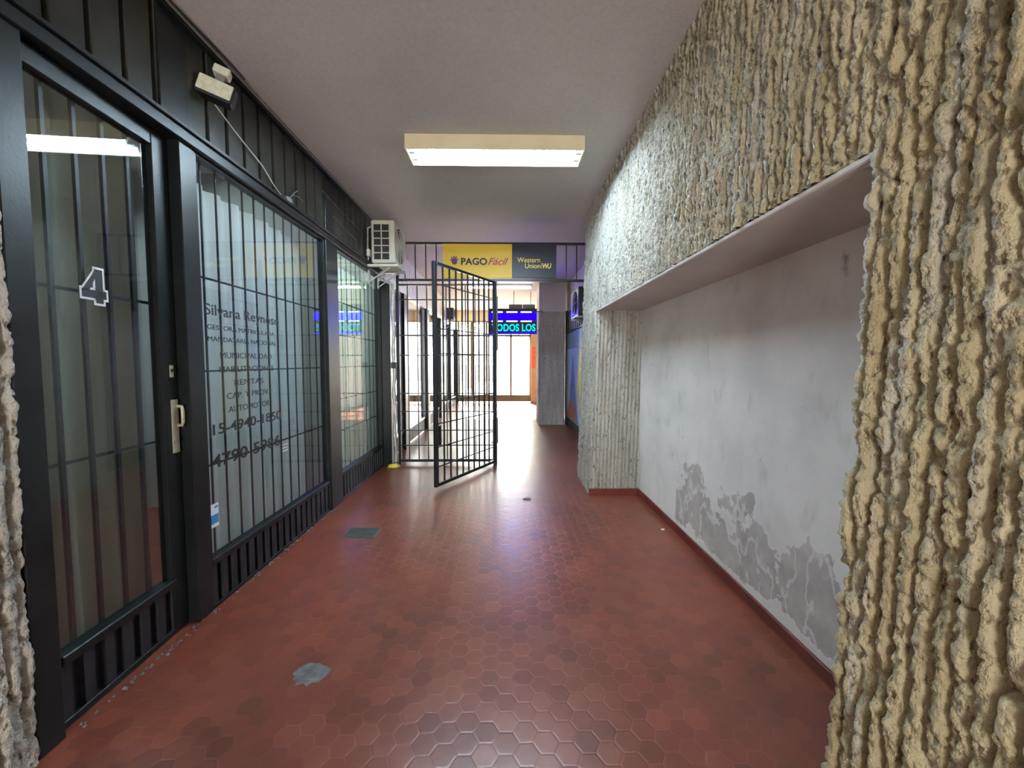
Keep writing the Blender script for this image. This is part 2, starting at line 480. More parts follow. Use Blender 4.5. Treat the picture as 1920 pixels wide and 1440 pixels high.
# ------------------------------------------------------------------ dimensions (metres)
CZ = 3.03            # ceiling
LX = -1.60           # left shopfront plane
HEAD = 2.43; SILL = .26
YB, YF = -3.5, 13.1  # back opening, far doors
RW = 1.35            # right wall beyond the gate
NX = 1.36            # back of the niche
NY0, NY1, NZ = .975, 3.97, 1.87

# ------------------------------------------------------------------ setting: floor, ceiling, hidden shells
wb = empty('wall_back_blocker', (0, YB, 0), kind='structure')  # unseen wall, added to cut the daylight from behind to a narrow opening
BOX(-3.3, -1.0, YB - .15, YB, 0, CZ).build('blocker_panel', M['plaster'], wb)
BOX(-.05, 1.8, YB - .15, YB, 0, CZ).build('blocker_panel', M['plaster'], wb)
BOX(-1.0, -.05, YB - .15, YB, 2.5, CZ).build('blocker_header', M['plaster'], wb)
BOX(1.45, 1.55, YB, -1.0, 0, CZ).build('wall_side', M['plaster'], wb)
fl = MB().box(-3.3, 1.8, YB, YF + .1, -.12, 0).build('floor', M['floor'], kind='structure')
ce = MB().box(-3.3, 1.8, YB, YF + .1, CZ, CZ + .15).build('ceiling', M['ceiling'], kind='structure')
wl = empty('wall_left', (LX, 5, 0), kind='structure')
BOX(-3.4, -3.3, 1.0, YF + .1, 0, CZ).build('shop_back_wall', M['shop_wall'], wl)
BOX(-3.3, LX - .08, 1.05, 1.15, 0, CZ).build('shop_side_wall', M['shop_wall'], wl)
BOX(-3.3, LX - .08, 3.66, 3.74, 0, CZ).build('shop_side_wall', M['shop_wall'], wl)
BOX(-3.3, LX - .08, 5.14, 5.24, 0, CZ).build('shop_side_wall', M['shop_wall'], wl)
BOX(-3.3, LX - .02, YF - .1, YF + .1, 0, CZ).build('shop_side_wall', M['shop_wall'], wl)

# ------------------------------------------------------------------ combed render surfaces
def vnoise(x, y, seed):
    xi = np.floor(x).astype(np.int64); yi = np.floor(y).astype(np.int64)
    fx = x - xi; fy = y - yi
    fx = fx * fx * (3 - 2 * fx); fy = fy * fy * (3 - 2 * fy)
    def h(a, b):
        n = (a * 374761393 + b * 668265263 + seed * 974711) & 0xffffffff
        n = ((n ^ (n >> 13)) * 1274126177) & 0xffffffff
        return ((n ^ (n >> 16)) & 0xffff) / 65535.0
    return (h(xi, yi) * (1 - fx) + h(xi + 1, yi) * fx) * (1 - fy) + (h(xi, yi + 1) * (1 - fx) + h(xi + 1, yi + 1) * fx) * fy

def fbm(x, y, seed, o=4):
    s = 0; a = .5; t = 0
    for i in range(o):
        s = s + a * vnoise(x * 2 ** i, y * 2 ** i, seed + i * 17); t += a; a *= .55
    return s / t

def rib(y, z, seed=1, p=.038, amp=1.0, clean=0.0):
    wob = .009 * (fbm(y * 9, z * 1.4, seed, 3) - .5) + .006 * (fbm(y * 30, z * 16, seed + 5, 3) - .5)
    u = (y + wob) / p
    i = np.floor(u); fr = u - i
    wid = .75 + .25 * vnoise(i * 3.7, z * 1.6, seed + 9)
    t = np.abs(2 * fr - 1) / wid
    prof = np.clip(1 - t ** 3.0, 0, 1) ** .7
    lump = .55 + .6 * vnoise(i * 5.3, z * 9, seed + 11)
    brk = np.clip((fbm(y * 16, z * 14, seed + 21, 3) - .56) * 9, 0, 1)       # broken patches
    fill = np.clip((fbm(y * 13, z * 5, seed + 31, 3) - .54) * 7, 0, 1)       # grooves smeared shut
    body = prof * lump
    body = body * (1 - .65 * brk) + brk * .35 * fbm(y * 55, z * 45, seed + 41, 3)
    body = np.maximum(body, fill * .62)
    pit = np.clip((vnoise(y * 48, z * 22, seed + 51) - .86) * 8, 0, 1)
    curl = np.abs(fbm(y * 30, z * 24, seed + 61, 3) - .5) * 2
    crk = np.clip(.10 - np.abs(fbm(y * 22, z * 15, seed + 91, 4) - .5), 0, 1) * 10
    flk = np.floor(fbm(y * 34, z * 12, seed + 101, 3) * 7) / 7                  # flat torn flakes
    hh = .023 * body + .013 * (flk - .5) + .008 * (fbm(y * 20, z * 8, seed + 71, 4) - .5) - .012 * pit - .006 * np.clip(.25 - curl, 0, 1) * 4 - .005 * crk + .011 * (fbm(y * 90, z * 48, seed + 81, 3) - .5) + .008 * (fbm(y * 130, z * 9, seed + 111, 2) - .5)
    if np.any(clean):
        u2 = (y + .004 * (fbm(y * 9, z * 1.6, seed, 3) - .5)) / p
        t2 = np.abs(2 * (u2 - np.floor(u2)) - 1)
        h2 = .024 * np.clip(1 - t2 ** 3.5, 0, 1) + .004 * (fbm(y * 40, z * 20, seed + 3, 3) - .5)
        hh = hh * (1 - clean) + h2 * clean
    return hh * amp

def grid_mesh(name, X, Y, Z, m, parent=None, **kw):
    nr, nc = X.shape
    vs = np.stack([X, Y, Z], -1).reshape(-1, 3)
    ctr = np.array([(vs[:, k].min() + vs[:, k].max()) / 2 for k in range(3)])
    if parent is None: ctr[2] = vs[:, 2].min()
    vs = vs - ctr
    r, c = np.meshgrid(np.arange(nr - 1), np.arange(nc - 1), indexing='ij')
    a = (r * nc + c).ravel()
    fs = np.stack([a, a + 1, a + nc + 1, a + nc], -1)
    me = bpy.data.meshes.new(name)
    me.vertices.add(len(vs)); me.vertices.foreach_set('co', vs.astype(np.float32).ravel())
    me.loops.add(fs.size); me.loops.foreach_set('vertex_index', fs.astype(np.int32).ravel())
    me.polygons.add(len(fs)); me.polygons.foreach_set('loop_start', np.arange(0, fs.size, 4, dtype=np.int32))
    me.polygons.foreach_set('loop_total', np.full(len(fs), 4, dtype=np.int32))
    me.polygons.foreach_set('use_smooth', np.ones(len(fs), dtype=bool))
    me.update(calc_edges=True)
    me.materials.append(m)
    o = bpy.data.objects.new(name, me); COL.objects.link(o)
    if parent is not None:
        o.parent = parent; o.location = Vector(ctr) - parent.location
    else: o.location = Vector(ctr)
    return tag(o, **kw)

def xw(z):
    return .845 + .075 * z / CZ

def path_surface(name, S_, P, Nn, F, zs, m, parent=None, seed=1, amp=1.0, lean=None, clean=0.0, **kw):
    """S_ samples along a plan path; P (n,2) positions, Nn (n,2) outward normals, F rib coordinate"""
    Zg, _ = np.meshgrid(zs, S_, indexing='ij')
    Fg = np.tile(F, (len(zs), 1))
    h = rib(Fg + 50, Zg + 10, seed, amp=amp, clean=clean)
    X = P[None, :, 0] + Nn[None, :, 0] * h
    Y = P[None, :, 1] + Nn[None, :, 1] * h
    if lean is not None:
        X = X + lean(Zg)
    return grid_mesh(name, X, Y, Zg, m, parent, **kw)

def steps(*segs):
    out = []
    for a, b, d in segs:
        n = max(1, int(round((b - a) / d)))
        out += [a + (b - a) * k / n for k in range(n)]
    out.append(segs[-1][1])
    return np.array(out)

wr = empty('wall_right', (.9, 2, 0), kind='structure')
leanf = lambda z: .075 * z / CZ
X0 = .845 + .020       # plane of the grooves' mean depth; ribs stand proud of it
# lower near pillar: along the passage, then round the corner into the niche
ya = steps((-1.25, .55, .02), (.55, NY0, .0042))
xa = steps((0, NX - X0 + .1, .012))[1:]
P = np.array([(X0, y) for y in ya] + [(X0 + x, NY0) for x in xa])
Nn = np.array([(-1, 0)] * len(ya) + [(0, 1)] * len(xa), float)
k = len(ya)
Nn[k - 1] = (-.8, .6); Nn[k] = (-.4, .9)
Fc = np.array(list(ya) + [NY0 + x for x in xa])
zl = steps((0, NZ, .006))
path_surface('near_pillar_render', Fc, P, Nn, Fc, zl, M['render'], wr, 3, 1.15, leanf)
# upper band over the niche and the pillar
yb = steps((-1.25, .55, .02), (.55, 1.35, .0042), (1.35, 2.2, .006), (2.2, 4.62, .009))
xe = steps((0, RW - X0 + .1, .02))[1:]
P = np.array([(X0, y) for y in yb] + [(X0 + x, 4.62) for x in xe])
Nn = np.array([(-1, 0)] * len(yb) + [(0, 1)] * len(xe), float)
Fc = np.array(list(yb) + [4.62 + x for x in xe])
zu = steps((NZ, CZ, .006))
# rib amplitude fades gently with the distance from the entrance: the comb gets finer
ampf = np.interp(Fc, [0, 1.3, 2.2, 4.7], [1.15, 1.1, 1.0, .95])
path_surface('upper_render', Fc, P, Nn, Fc, zu, M['render'], wr, 3, ampf[None, :], leanf)
# far pilaster: jamb facing the entrance, then along the passage, then its back
xj = steps((0, NX - X0 + .05, .0042))[::-1]
yc = steps((NY1, 4.62, .0105))[1:]
P = np.array([(X0 + x, NY1) for x in xj] + [(X0, y) for y in yc] + [(X0 + x, 4.62) for x in xe])
Nn = np.array([(0, -1)] * len(xj) + [(-1, 0)] * len(yc) + [(0, 1)] * len(xe), float)
Nn[len(xj) - 1] = (-.7, -.7)
Fc = np.array([NY1 - x for x in xj] + list(yc) + [4.62 + x for x in xe])
path_surface('pilaster_render', Fc, P, Nn, Fc, zl, M['render'], wr, 3, .9, leanf, clean=np.clip((Fc < NY1) * 1.0, 0, .6)[None, :])
# solid cores and the smooth niche
BOX(X0 + .08, 1.5, YB, NY0 - .012, 0, CZ).build('near_pillar_core', M['plaster'], wr)
BOX(X0 + .08, 1.5, NY1 + .012, 4.6, 0, CZ).build('pilaster_core', M['plaster'], wr)
BOX(NX, 1.5, NY0 - .05, NY1 + .05, 0, NZ + .05).build('niche_back', M['niche'], wr)
BOX(X0 + .075, 1.5, NY0 - .05, NY1 + .03, NZ + .03, CZ).build('lintel_core', M['plaster'], wr)
MB().box(.935, NX, NY0 - .04, NY1 + .03, NZ - .004, NZ + .035).build('niche_soffit', M['plaster'], wr)
BOX(.902, .936, NY0 - .01, NY1 + .01, NZ - .02, NZ - .001, .004).build('soffit_lip', M['plaster'], wr)
bs = empty('baseboard_right', (NX, 2.4, 0), kind='structure')
BOX(NX - .016, NX, NY0, NY1 - .01, 0, .065, .003).build('back_skirting', M['skirting'], bs)
BOX(.845, NX - .016, NY1 - .045, NY1 - .028, 0, .065, .003).build('pilaster_skirting', M['skirting'], bs)

# right side beyond the gate
BOX(RW, 1.5, 4.6, YF, 0, CZ).build('wall_right_far', M['plaster'], kind='structure')
BOX(RW - .02, RW, 4.7, 8.9, 0, .17, .004).build('baseboard_right_far', M['green_skirting'], kind='structure')

# ribbed pillar on the extreme left
yl = steps((-.2, .9, .03), (.9, 1.285, .006))
xl = steps((0, .3, .012))[1:]
P = np.array([(LX + .01, y) for y in yl] + [(LX + .01 - x, 1.285) for x in xl])
Nn = np.array([(1, 0)] * len(yl) + [(0, 1)] * len(xl), float)
Fc = np.array(list(yl) + [1.285 + x for x in xl])
path_surface('ribbed_pier', Fc, P, Nn, Fc, steps((0, CZ, .011)), M['render_grey'], wl, 12, 1.1)
BOX(LX - .4, LX - .02, YB, 1.27, 0, CZ).build('pier_core', M['plaster'], wl)

# ------------------------------------------------------------------ left shopfront
D = M['dark_metal']
def corrugated(x, y0, y1, z0, z1, per, dep, flat=.5):
    """folded sheet facing +X, as one closed strip of thin folds"""
    n = max(1, int(round((y1 - y0) / per))); per = (y1 - y0) / n
    prof = []
    for i in range(n):
        a = y0 + i * per
        prof += [(a, 0), (a + per * flat, 0), (a + per * (flat + .06), -dep), (a + per * .94, -dep)]
    prof.append((y1, 0))
    t = .003
    m = MB()
    vs = []
    for (y, d) in prof:
        vs += [(x + d, y, z0), (x + d, y, z1), (x + d - t, y, z1), (x + d - t, y, z0)]
    fs = []
    for i in range(len(prof) - 1):
        b = i * 4
        fs += [(b, b + 4, b + 5, b + 1), (b + 2, b + 6, b + 7, b + 3), (b + 1, b + 5, b + 6, b + 2), (b + 3, b + 7, b + 4, b)]
    fs += [(0, 1, 2, 3), tuple(len(vs) - 4 + k for k in (3, 2, 1, 0))]
    m.add(vs, fs)
    return m

def curtain(name, x, y0, y1, z0, z1, mat_, seed, label, per=.085, dep=.022):
    rnd = random.Random(seed)
    ys = np.arange(y0, y1, .006)
    ph = np.cumsum(np.array([.006 / (per * (.7 + .7 * rnd.random())) for _ in ys])) * 2 * math.pi
    zs = np.linspace(z0, z1, 14)
    Zg, Yg = np.meshgrid(zs, ys, indexing='ij')
    A = np.interp(ys, np.linspace(y0, y1, 9), [rnd.uniform(.5, 1.2) for _ in range(9)])
    Xg = x + dep * A[None, :] * np.sin(ph)[None, :] * (.6 + .4 * (z1 - Zg) / (z1 - z0)) + .006 * np.sin(Zg * 2.1 + Yg * 5)
    o = grid_mesh(name, Xg, Yg, Zg, mat_, None)
    return tag(o, label, 'curtain')

def text_mesh(body, size, spacing=1.0, offset=0.0, shear=0.0, ext=.0006, width=None):
    cu = bpy.data.curves.new('t', 'FONT')
    cu.body = body; cu.size = size; cu.align_x = 'LEFT'; cu.align_y = 'BOTTOM_BASELINE'
    cu.space_character = spacing; cu.offset = offset; cu.shear = shear; cu.extrude = ext
    cu.resolution_u = 4
    o = bpy.data.objects.new('t', cu); COL.objects.link(o)
    dg = bpy.context.evaluated_depsgraph_get(); dg.update()
    me = bpy.data.meshes.new_from_object(o.evaluated_get(dg))
    bpy.data.objects.remove(o)
    xs = [v.co.x for v in me.vertices]; w = max(xs) - min(xs); x0 = min(xs)
    s = 1.0 if width is None else width / w
    for v in me.vertices: v.co.x = (v.co.x - x0) * s
    return me

def put_text(name, me, m, origin, facing, parent, label=None):
    """facing 'E': read from +X side (left wall); 'S': read from -Y side"""
    if facing == 'E': R = Matrix(((0, 0, 1), (1, 0, 0), (0, 1, 0)))
    else: R = Matrix(((1, 0, 0), (0, 0, -1), (0, 1, 0)))
    vs = [R @ v.co for v in me.vertices]
    c = sum(vs, Vector()) / len(vs)
    for v, w in zip(me.vertices, vs): v.co = w - c
    me.materials.clear(); me.materials.append(m)
    o = bpy.data.objects.new(name, me); COL.objects.link(o)
    off = Vector((0, 0, 0)); q = parent
    while q is not None: off += q.location; q = q.parent
    o.parent = parent; o.location = Vector(origin) + c - off
    if label: o['label'] = label
    return o

def post(y0, y1, z1=CZ, name='post', x1=LX + .03, parent=None, z0=0):
    return BOX(LX - .06, x1, y0, y1, z0, z1, .004).build(name, D, parent)

fr = empty('trim_1', (LX, 3, 0), kind='structure')
post(1.29, 1.375, HEAD + .06, 'jamb_post', LX + .02, fr)
BOX(LX - .06, LX + .012, 2.005, 2.11, 0, HEAD + .06, .004).build('mullion_post', D, fr)
post(3.56, 3.80, HEAD + .02, 'mullion_post', LX + .02, fr)
BOX(LX - .06, LX + .02, 5.06, 5.24, 0, HEAD + .02, .004).build('mullion_post', D, fr)
BOX(LX + .02, LX + .13, 5.075, 5.175, 0, HEAD - .06, .004).build('pier_post', D, fr)
m_ = MB().box(LX - .06, LX + .035, 1.29, 5.24, HEAD, HEAD + .055, .004).box(LX - .06, LX + .05, 1.29, 5.24, HEAD + .055, HEAD + .075, .003)
m_.build('head_rail', D, fr)
BOX(LX - .1, LX + .03, 1.29, 5.24, CZ - .03, CZ, .003).build('top_rail', D, fr)
for (a, b_) in ((1.92, 2.09), (3.60, 3.78)):
    BOX(LX - .06, LX + .006, a, b_, HEAD + .075, CZ - .03, .003).build('panel_post', D, fr)
for n_, (a, b_) in enumerate(((1.2, 1.92), (2.09, 3.60), (3.78, 5.24))):
    corrugated(LX - .005, a, b_, HEAD + .07, CZ - .02, .15, .02, .8).build('upper_corrugated_panel', M['panel'], fr)

# shop door, leaf standing slightly ajar inwards
DY0, DY1 = 1.378, 2.003
dr = empty('door_1', (LX - .03, DY0, 0), kind='structure')
dx0, dx1 = LX - .065, LX - .015
BOX(dx0, dx1, DY0, DY0 + .02, .0, HEAD, .004).build('hinge_stile', D, dr)
BOX(dx0, dx1, 1.91, DY1, .0, HEAD, .004).build('lock_stile', D, dr)
BOX(dx0, dx1, DY0 + .02, 1.91, HEAD - .075, HEAD, .004).build('top_rail', D, dr)
BOX(dx0, dx1 + .012, DY0 + .02, 1.93, SILL - .02, SILL + .02, .004).build('kick_rail', D, dr)
BOX(dx0, dx1, DY0 + .02, 1.91, .0, .03, .003).build('bottom_rail', D, dr)
corrugated(dx1 - .004, DY0 + .02, 1.91, .03, SILL - .02, .085, .022, .48).build('kick_panel', M['kick'], dr)
BOX(LX - .044, LX - .038, DY0 + .02, 1.91, SILL + .02, HEAD - .075).build('glass_pane', M['glass'], dr)
gm = MB()
for y in (1.50, 1.613, 1.726, 1.84): gm.box(LX - .075, LX - .062, y - .007, y + .007, SILL, HEAD - .05)
for z in (1.63, .965): gm.box(LX - .078, LX - .068, DY0 + .01, 1.93, z - .006, z + .006)
gm.build('security_grille', M['grille'], dr)
hp = BOX(dx1, dx1 + .006, 1.95, 1.992, .90, 1.165, .002).build('handle_plate', M['plate'], dr)
MB().tube([(dx1 + .004, 1.985, 1.13), (dx1 + .026, 1.985, 1.13), (dx1 + .030, 1.985, 1.11), (dx1 + .030, 1.985, 1.05), (dx1 + .026, 1.985, 1.035), (dx1 + .004, 1.985, 1.035)], .008, 10).build('handle_grip', M['plate'], hp)
MB().tube([(dx1 + .004, 1.968, .965), (dx1 + .014, 1.968, .965)], .011, 14).build('lock_cylinder', M['galv'], hp)
lk = BOX(dx1, dx1 + .005, 1.952, 1.975, 1.275, 1.335, .002).build('upper_lock_plate', M['plate'], dr)
MB().tube([(dx1 + .003, 1.963, 1.31), (dx1 + .012, 1.963, 1.31)], .008, 12).build('keyhole', M['black_plastic'], lk)
# number 4 decal
gx = LX - .037
def four_mesh(x, grow, t):
    # the numeral as convex pieces, grown by an outline width
    w, h, cy, cz = .098, .135, 1.627, 1.655
    q = lambda a, b: ((a - .5) * w + cy, (b - .5) * h + cz)
    m = MB(); g = grow
    def rect(a0, a1, b0, b1):
        y0, z0 = q(a0, b0); y1, z1 = q(a1, b1)
        m.box(x, x + t, y0 - g, y1 + g, z0 - g, z1 + g)
    rect(.56, .86, 0, 1); rect(0, 1, .14, .37)
    p = [q(0, .33), q(.27, .33), q(.60, .80), q(.60, 1.0)]
    if g: p = [(p[0][0] - g, p[0][1]), (p[1][0] + g * .2, p[1][1]), p[2], (p[3][0] - g * .3, p[3][1] + g)]
    m.prism(p, 0, x, x + t)
    return m
nd = four_mesh(gx, .009, .0008).build('number_sticker', M['white_vinyl'], dr, label='number 4 sticker with white outline')
four_mesh(gx + .0012, 0, .001).build('black_numeral', M['text'], nd)
# swing the leaf a little inwards (hinge on the near jamb)
dr.rotation_euler = (0, 0, math.radians(2.6))

# display windows
def shop_window(name, y0, y1, x=LX, vbars=(), hbars=(), per=.08, frame=D):
    w = empty(name, (x, (y0 + y1) / 2, 0), kind='structure')
    m = MB().box(x - .05, x + .012, y0, y1, SILL - .02, SILL + .018, .003)
    m.box(x - .05, x + .005, y0, y0 + .012, SILL + .018, HEAD, .002).box(x - .05, x + .005, y1 - .012, y1, SILL + .018, HEAD, .002)
    m.box(x - .05, x + .005, y0, y1, HEAD - .015, HEAD, .002).box(x - .05, x + .008, y0, y1, 0, .02, .002)
    m.build('window_frame', frame, w)
    corrugated(x + .004, y0, y1, .02, SILL - .02, per, .024, .5).build('kick_panel', M['kick'], w)
    BOX(x - .024, x - .018, y0 + .012, y1 - .012, SILL + .018, HEAD - .015).build('glass_pane', M['glass'], w)
    g_ = MB()
    bt = .0042 if y0 < 3 else .003
    for y in vbars: g_.box(x - .062, x - .054, y - bt, y + bt, SILL, HEAD)
    for z in hbars: g_.box(x - .066, x - .058, y0, y1, z - .005, z + .005)
    if vbars: g_.build('security_grille', M['grille'], w)
    return w
w1 = shop_window('window_1', 2.11, 3.56, vbars=[2.11 + .115 * k for k in range(1, 13)], hbars=(1.815, 1.30, .77))
w2 = shop_window('window_2', 3.80, 5.06, vbars=[3.80 + .13 * k for k in range(1, 10)], hbars=(1.95, 1.62, 1.30, .98, .66))
curtain('curtain', LX - .20, 1.40, 1.98, .03, 2.9, M['curtain_beige'], 3, 'beige curtain hanging behind the glass of the door numbered 4', .16, .045)
curtain('curtain', LX - .19, 2.03, 3.50, .03, 2.38, M['curtain_white'], 8, 'long sheer white curtain behind the lettered window', .16, .05)
curtain('curtain', LX - .19, 3.80, 5.06, .03, 2.36, M['curtain_green'], 5, 'pale greenish curtain behind the window nearest the air conditioner', .12, .02)

# lettering on the glass of window_1
tx = LX - .0172
def wtext(body, y0, y1, z, size, mat_='text', off=.0, name='lettering', parent=w1, sp=1.0):
    return put_text(name, text_mesh(body, size, sp, off, width=(y1 - y0)), M[mat_], (tx, y0, z), 'E', parent)
wtext('Silvana Reynoso', 2.165, 2.86, 1.610, .085, off=.0008)
wtext('GESTORA MATRICULADA', 2.18, 2.80, 1.530, .040)
wtext('MANDATARIA NACIONAL', 2.18, 2.82, 1.465, .040)
wtext('MUNICIPALIDAD', 2.27, 2.76, 1.372, .050)
wtext('HABILITACIONES', 2.26, 2.78, 1.292, .050)
wtext('RENTAS', 2.38, 2.66, 1.212, .050)
wtext('CAP. Y PROV.', 2.31, 2.72, 1.135, .050)
wtext('AUTOMOTOR', 2.32, 2.72, 1.055, .052)
wtext('15-4940-1850', 2.19, 2.85, .945, .085, off=.0012)
wtext('4790-5986', 2.17, 2.83, .762, .100, off=.0018)
sk = BOX(tx, tx + .001, 2.125, 2.205, .435, .565).build('window_sticker', M['white_vinyl'], w1, label='blue and white sticker')
BOX(tx + .0012, tx + .0018, 2.128, 2.202, .455, .505).build('blue_band', M['blue_vinyl'], sk)
BOX(tx + .0012, tx + .0018, 2.175, 2.200, .54, .552).build('blue_mark', M['blue_vinyl'], sk)
for k in range(3):
    BOX(tx, tx + .001, 2.86, 2.93, .70 + k * .022, .706 + k * .022).build('small_print', M['white_vinyl'], w1)

# cement crumbs along the foot of the shopfront
cr = MB()
rnd = random.Random(9)
for k in range(150):
    y = rnd.uniform(1.4, 3.6); x = LX + rnd.uniform(.01, .04); s_ = rnd.uniform(.003, .009)
    cr.add([(x - s_, y - s_, 0), (x + s_, y - s_, 0), (x, y + s_, 0), (x, y, s_ * 1.2)], [(0, 1, 3), (1, 2, 3), (2, 0, 3), (0, 2, 1)])
cr.build('plaster_crumbs', M['cement'], None, 'grey crumbs of plaster lying along the foot of the shopfront', 'debris', kind='stuff')

# ------------------------------------------------------------------ left side beyond the gate
fb = empty('trim_2', (LX, 9, 0), kind='structure')
for (a, b_) in ((6.12, 6.36), (7.85, 8.10), (9.55, 9.80), (11.2, 11.4), (12.9, 13.1)):
    BOX(LX - .06, LX + .05, a, b_, 0, 2.40, .004).build('post', D, fb)
BOX(LX - .06, LX + .03, 5.24, 13.1, 2.40, 2.50, .004).build('sky_sheen_head_band', M['white_enamel'], fb)  # white colour stands in for the sky reflecting along this rail
corrugated(LX - .01, 5.24, 13.1, 2.50, CZ - .01, .15, .02, .8).build('upper_panel', M['white_enamel'], fb)
k = 3
for (a, b_) in ((5.24, 6.12), (6.36, 7.85), (8.10, 9.55), (9.80, 11.2), (11.4, 12.9)):
    shop_window('window_%d' % k, a, b_, frame=M['galv'] if k < 5 else D)
    k += 1
for j, (a, b_) in enumerate(((5.30, 7.80), (8.0, 12.8))):
    curtain('curtain', LX - .22, a, b_, .03, 2.36, M['curtain_white'], 20 + j, ('white curtain in the first shop behind the security gate', 'white curtain in the farthest shop on the left, near the end doors')[j], .12, .02)

# ------------------------------------------------------------------ far end
BOX(-1.6, RW, YF - .05, YF + .15, 2.70, CZ).build('wall_far', M['far_wall_paint'], kind='structure')
BOX(1.02, RW, YF - .05, YF + .15, 0, 2.70).build('wall_far_side', M['far_wall_paint'], kind='structure')
BOX(.83, 1.02, YF - .10, YF + .15, 0, 2.70, .005).build('trim_3', M['tan'], kind='structure')
fd = empty('door_2', (0, YF, 0), kind='structure')
FF = M['far_frame']
BOX(-1.6, .83, YF - .03, YF + .04, .04, .26, .004).build('bottom_rail', M['far_rail'], fd)
BOX(-1.6, .83, YF - .03, YF + .04, 2.19, 2.26, .004).build('transom', FF, fd)
BOX(-1.6, .83, YF - .03, YF + .04, 2.66, 2.70, .004).build('head', FF, fd)
for x in (-1.58, -1.15, -.66, -.58, .14, .79):
    BOX(x, x + (.07 if x != -.58 else .05), YF - .03, YF + .04, .26, 2.66, .004).build('mullion', FF, fd)
BOX(-1.6, .83, YF, YF + .006, .26, 2.66).build('glass_pane', M['glass_clear'], fd)
for x in (.04, .26):
    MB().tube([(x, YF - .03, 1.0), (x, YF - .08, 1.0), (x, YF - .08, 1.3), (x, YF - .03, 1.3)], .01, 8).build('pull_handle', FF, fd)
BOX(.86, .98, YF - .112, YF - .102, 1.15, 1.85).build('orange_poster', M['orange'], None, 'orange paper strip on the tan pillar beside the end doors', 'poster')

# outside
BOX(-14, 14, YF + .15, 42, -.12, -.02).build('pavement', M['pavement'], None, kind='structure')
BOX(-14, 14, 30, 30.4, 0, 1.1).build('garden_wall', simple('garden_wall_paint', rgb(220, 214, 200), .8), None, 'low pale garden wall across the street beyond the end doors', 'wall')
def tree(x, y, h, label, seed):
    rnd = random.Random(seed)
    t = empty('street_tree', (x, y, -.02), label, 'tree')
    MB().tube([(x, y, -.02), (x + .05, y, h * .3), (x - .03, y, h * .62)], [.16, .12, .08], 10).build('trunk', M['bark'], t)
    m = MB()
    for k in range(900):
        a = rnd.uniform(0, 2 * math.pi); r = rnd.random() ** .5 * h * .3; z = h * .5 + (rnd.random() ** .8) * h * .5
        r *= math.sin(math.pi * min(1, max(.12, (z - h * .42) / (h * .62)))) 
        c = Vector((x + r * math.cos(a), y + r * math.sin(a), z)); s_ = rnd.uniform(.06, .13)
        d = Vector((rnd.uniform(-1, 1), rnd.uniform(-1, 1), rnd.uniform(-1, 1))).normalized(); e = d.orthogonal().normalized() * s_; f_ = d.cross(e).normalized() * s_ * .6
        m.add([c - e, c - f_, c + e, c + f_], [(0, 1, 2, 3)])
    m.build('crown', M['leaves'], t)
tree(-1.9, 21, 6.0, 'small leafy street tree seen through the left panes of the end doors', 2)
tree(.9, 26, 5.5, 'leafy street tree seen through the right pane of the end doors', 5)

# ribbed column beside the passage
cl = empty('ribbed_column', (.99, 8.75, 0), 'tall grey ribbed concrete column with smooth top, beside the blue LED sign', 'column')
cx0, cx1, cy0, cy1 = .72, 1.25, 8.47, 9.0
pts = []; nn = []
e = .004
for y in np.arange(cy1, cy0, -e): pts.append((cx0, y)); nn.append((-1, 0))
for x in np.arange(cx0, cx1, e): pts.append((x, cy0)); nn.append((0, -1))
for y in np.arange(cy0, cy1, e): pts.append((cx1, y)); nn.append((1, 0))
pts = np.array(pts); nn = np.array(nn, float)
Fc = np.arange(len(pts)) * e
path_surface('ribbed_shaft', Fc, pts, nn, Fc, steps((0.0, 2.42, .03)), M['render_grey'], cl, 31, .9, clean=.85)
BOX(cx0 + .02, cx1 - .02, cy0 + .02, cy1 - .01, 0, 2.42).build('shaft_core', M['plaster'], cl)
BOX(cx0 - .01, cx1 + .03, cy0 - .03, cy1, 2.42, CZ).build('smooth_head', M['pier'], cl)

# right shopfront with mural beyond the gate
mu = empty('mural_panel', (RW - .03, 7.7, .17), 'painted shop panel in blue, yellow and terracotta on the right wall behind the gate', 'mural')
BOX(RW - .03, RW - .004, 6.3, 8.55, .18, 1.95, .004).build('board', M['mural_pale'], mu)
xx = RW - .0325
MB().prism([(6.3, 1.62), (8.55, 1.62), (8.55, 1.94), (6.3, 1.94)], 0, xx, xx + .002).build('teal_band', M['mural_green'], mu)
MB().prism([(7.15, .2), (8.2, .2), (7.75, 1.5)], 0, xx, xx + .002).build('blue_peak', M['mural_blue'], mu)
MB().prism([(6.3, .2), (6.9, .2), (7.25, .9), (7.05, 1.6), (6.3, 1.6)], 0, xx - .001, xx + .001).build('yellow_field', M['mural_yellow'], mu)
MB().prism([(7.3, .2), (8.5, .2), (8.0, .62), (7.5, .55)], 0, xx - .002, xx).build('terracotta_field', M['mural_orange'], mu)
BOX(RW - .05, RW, 8.55, 8.63, 0, 2.45, .004).build('trim_4', D, kind='structure')
rg = empty('window_guard', (RW - .03, 7.5, 1.97), 'dark barred guard above the painted panel on the right', 'window guard')
BOX(RW - .045, RW - .02, 6.3, 8.54, 1.96, 1.99, .003).build('lower_rail', M['gate'], rg)
BOX(RW - .045, RW - .02, 6.3, 8.54, 2.38, 2.41, .003).build('upper_rail', M['gate'], rg)
for y in np.arange(6.45, 8.5, .2): BOX(RW - .04, RW - .026, y - .007, y + .007, 1.99, 2.38).build('bar', M['gate'], rg)
BOX(RW - .012, RW - .004, 6.3, 8.54, 1.96, 2.41).build('pane', M['curtain_green'], rg)

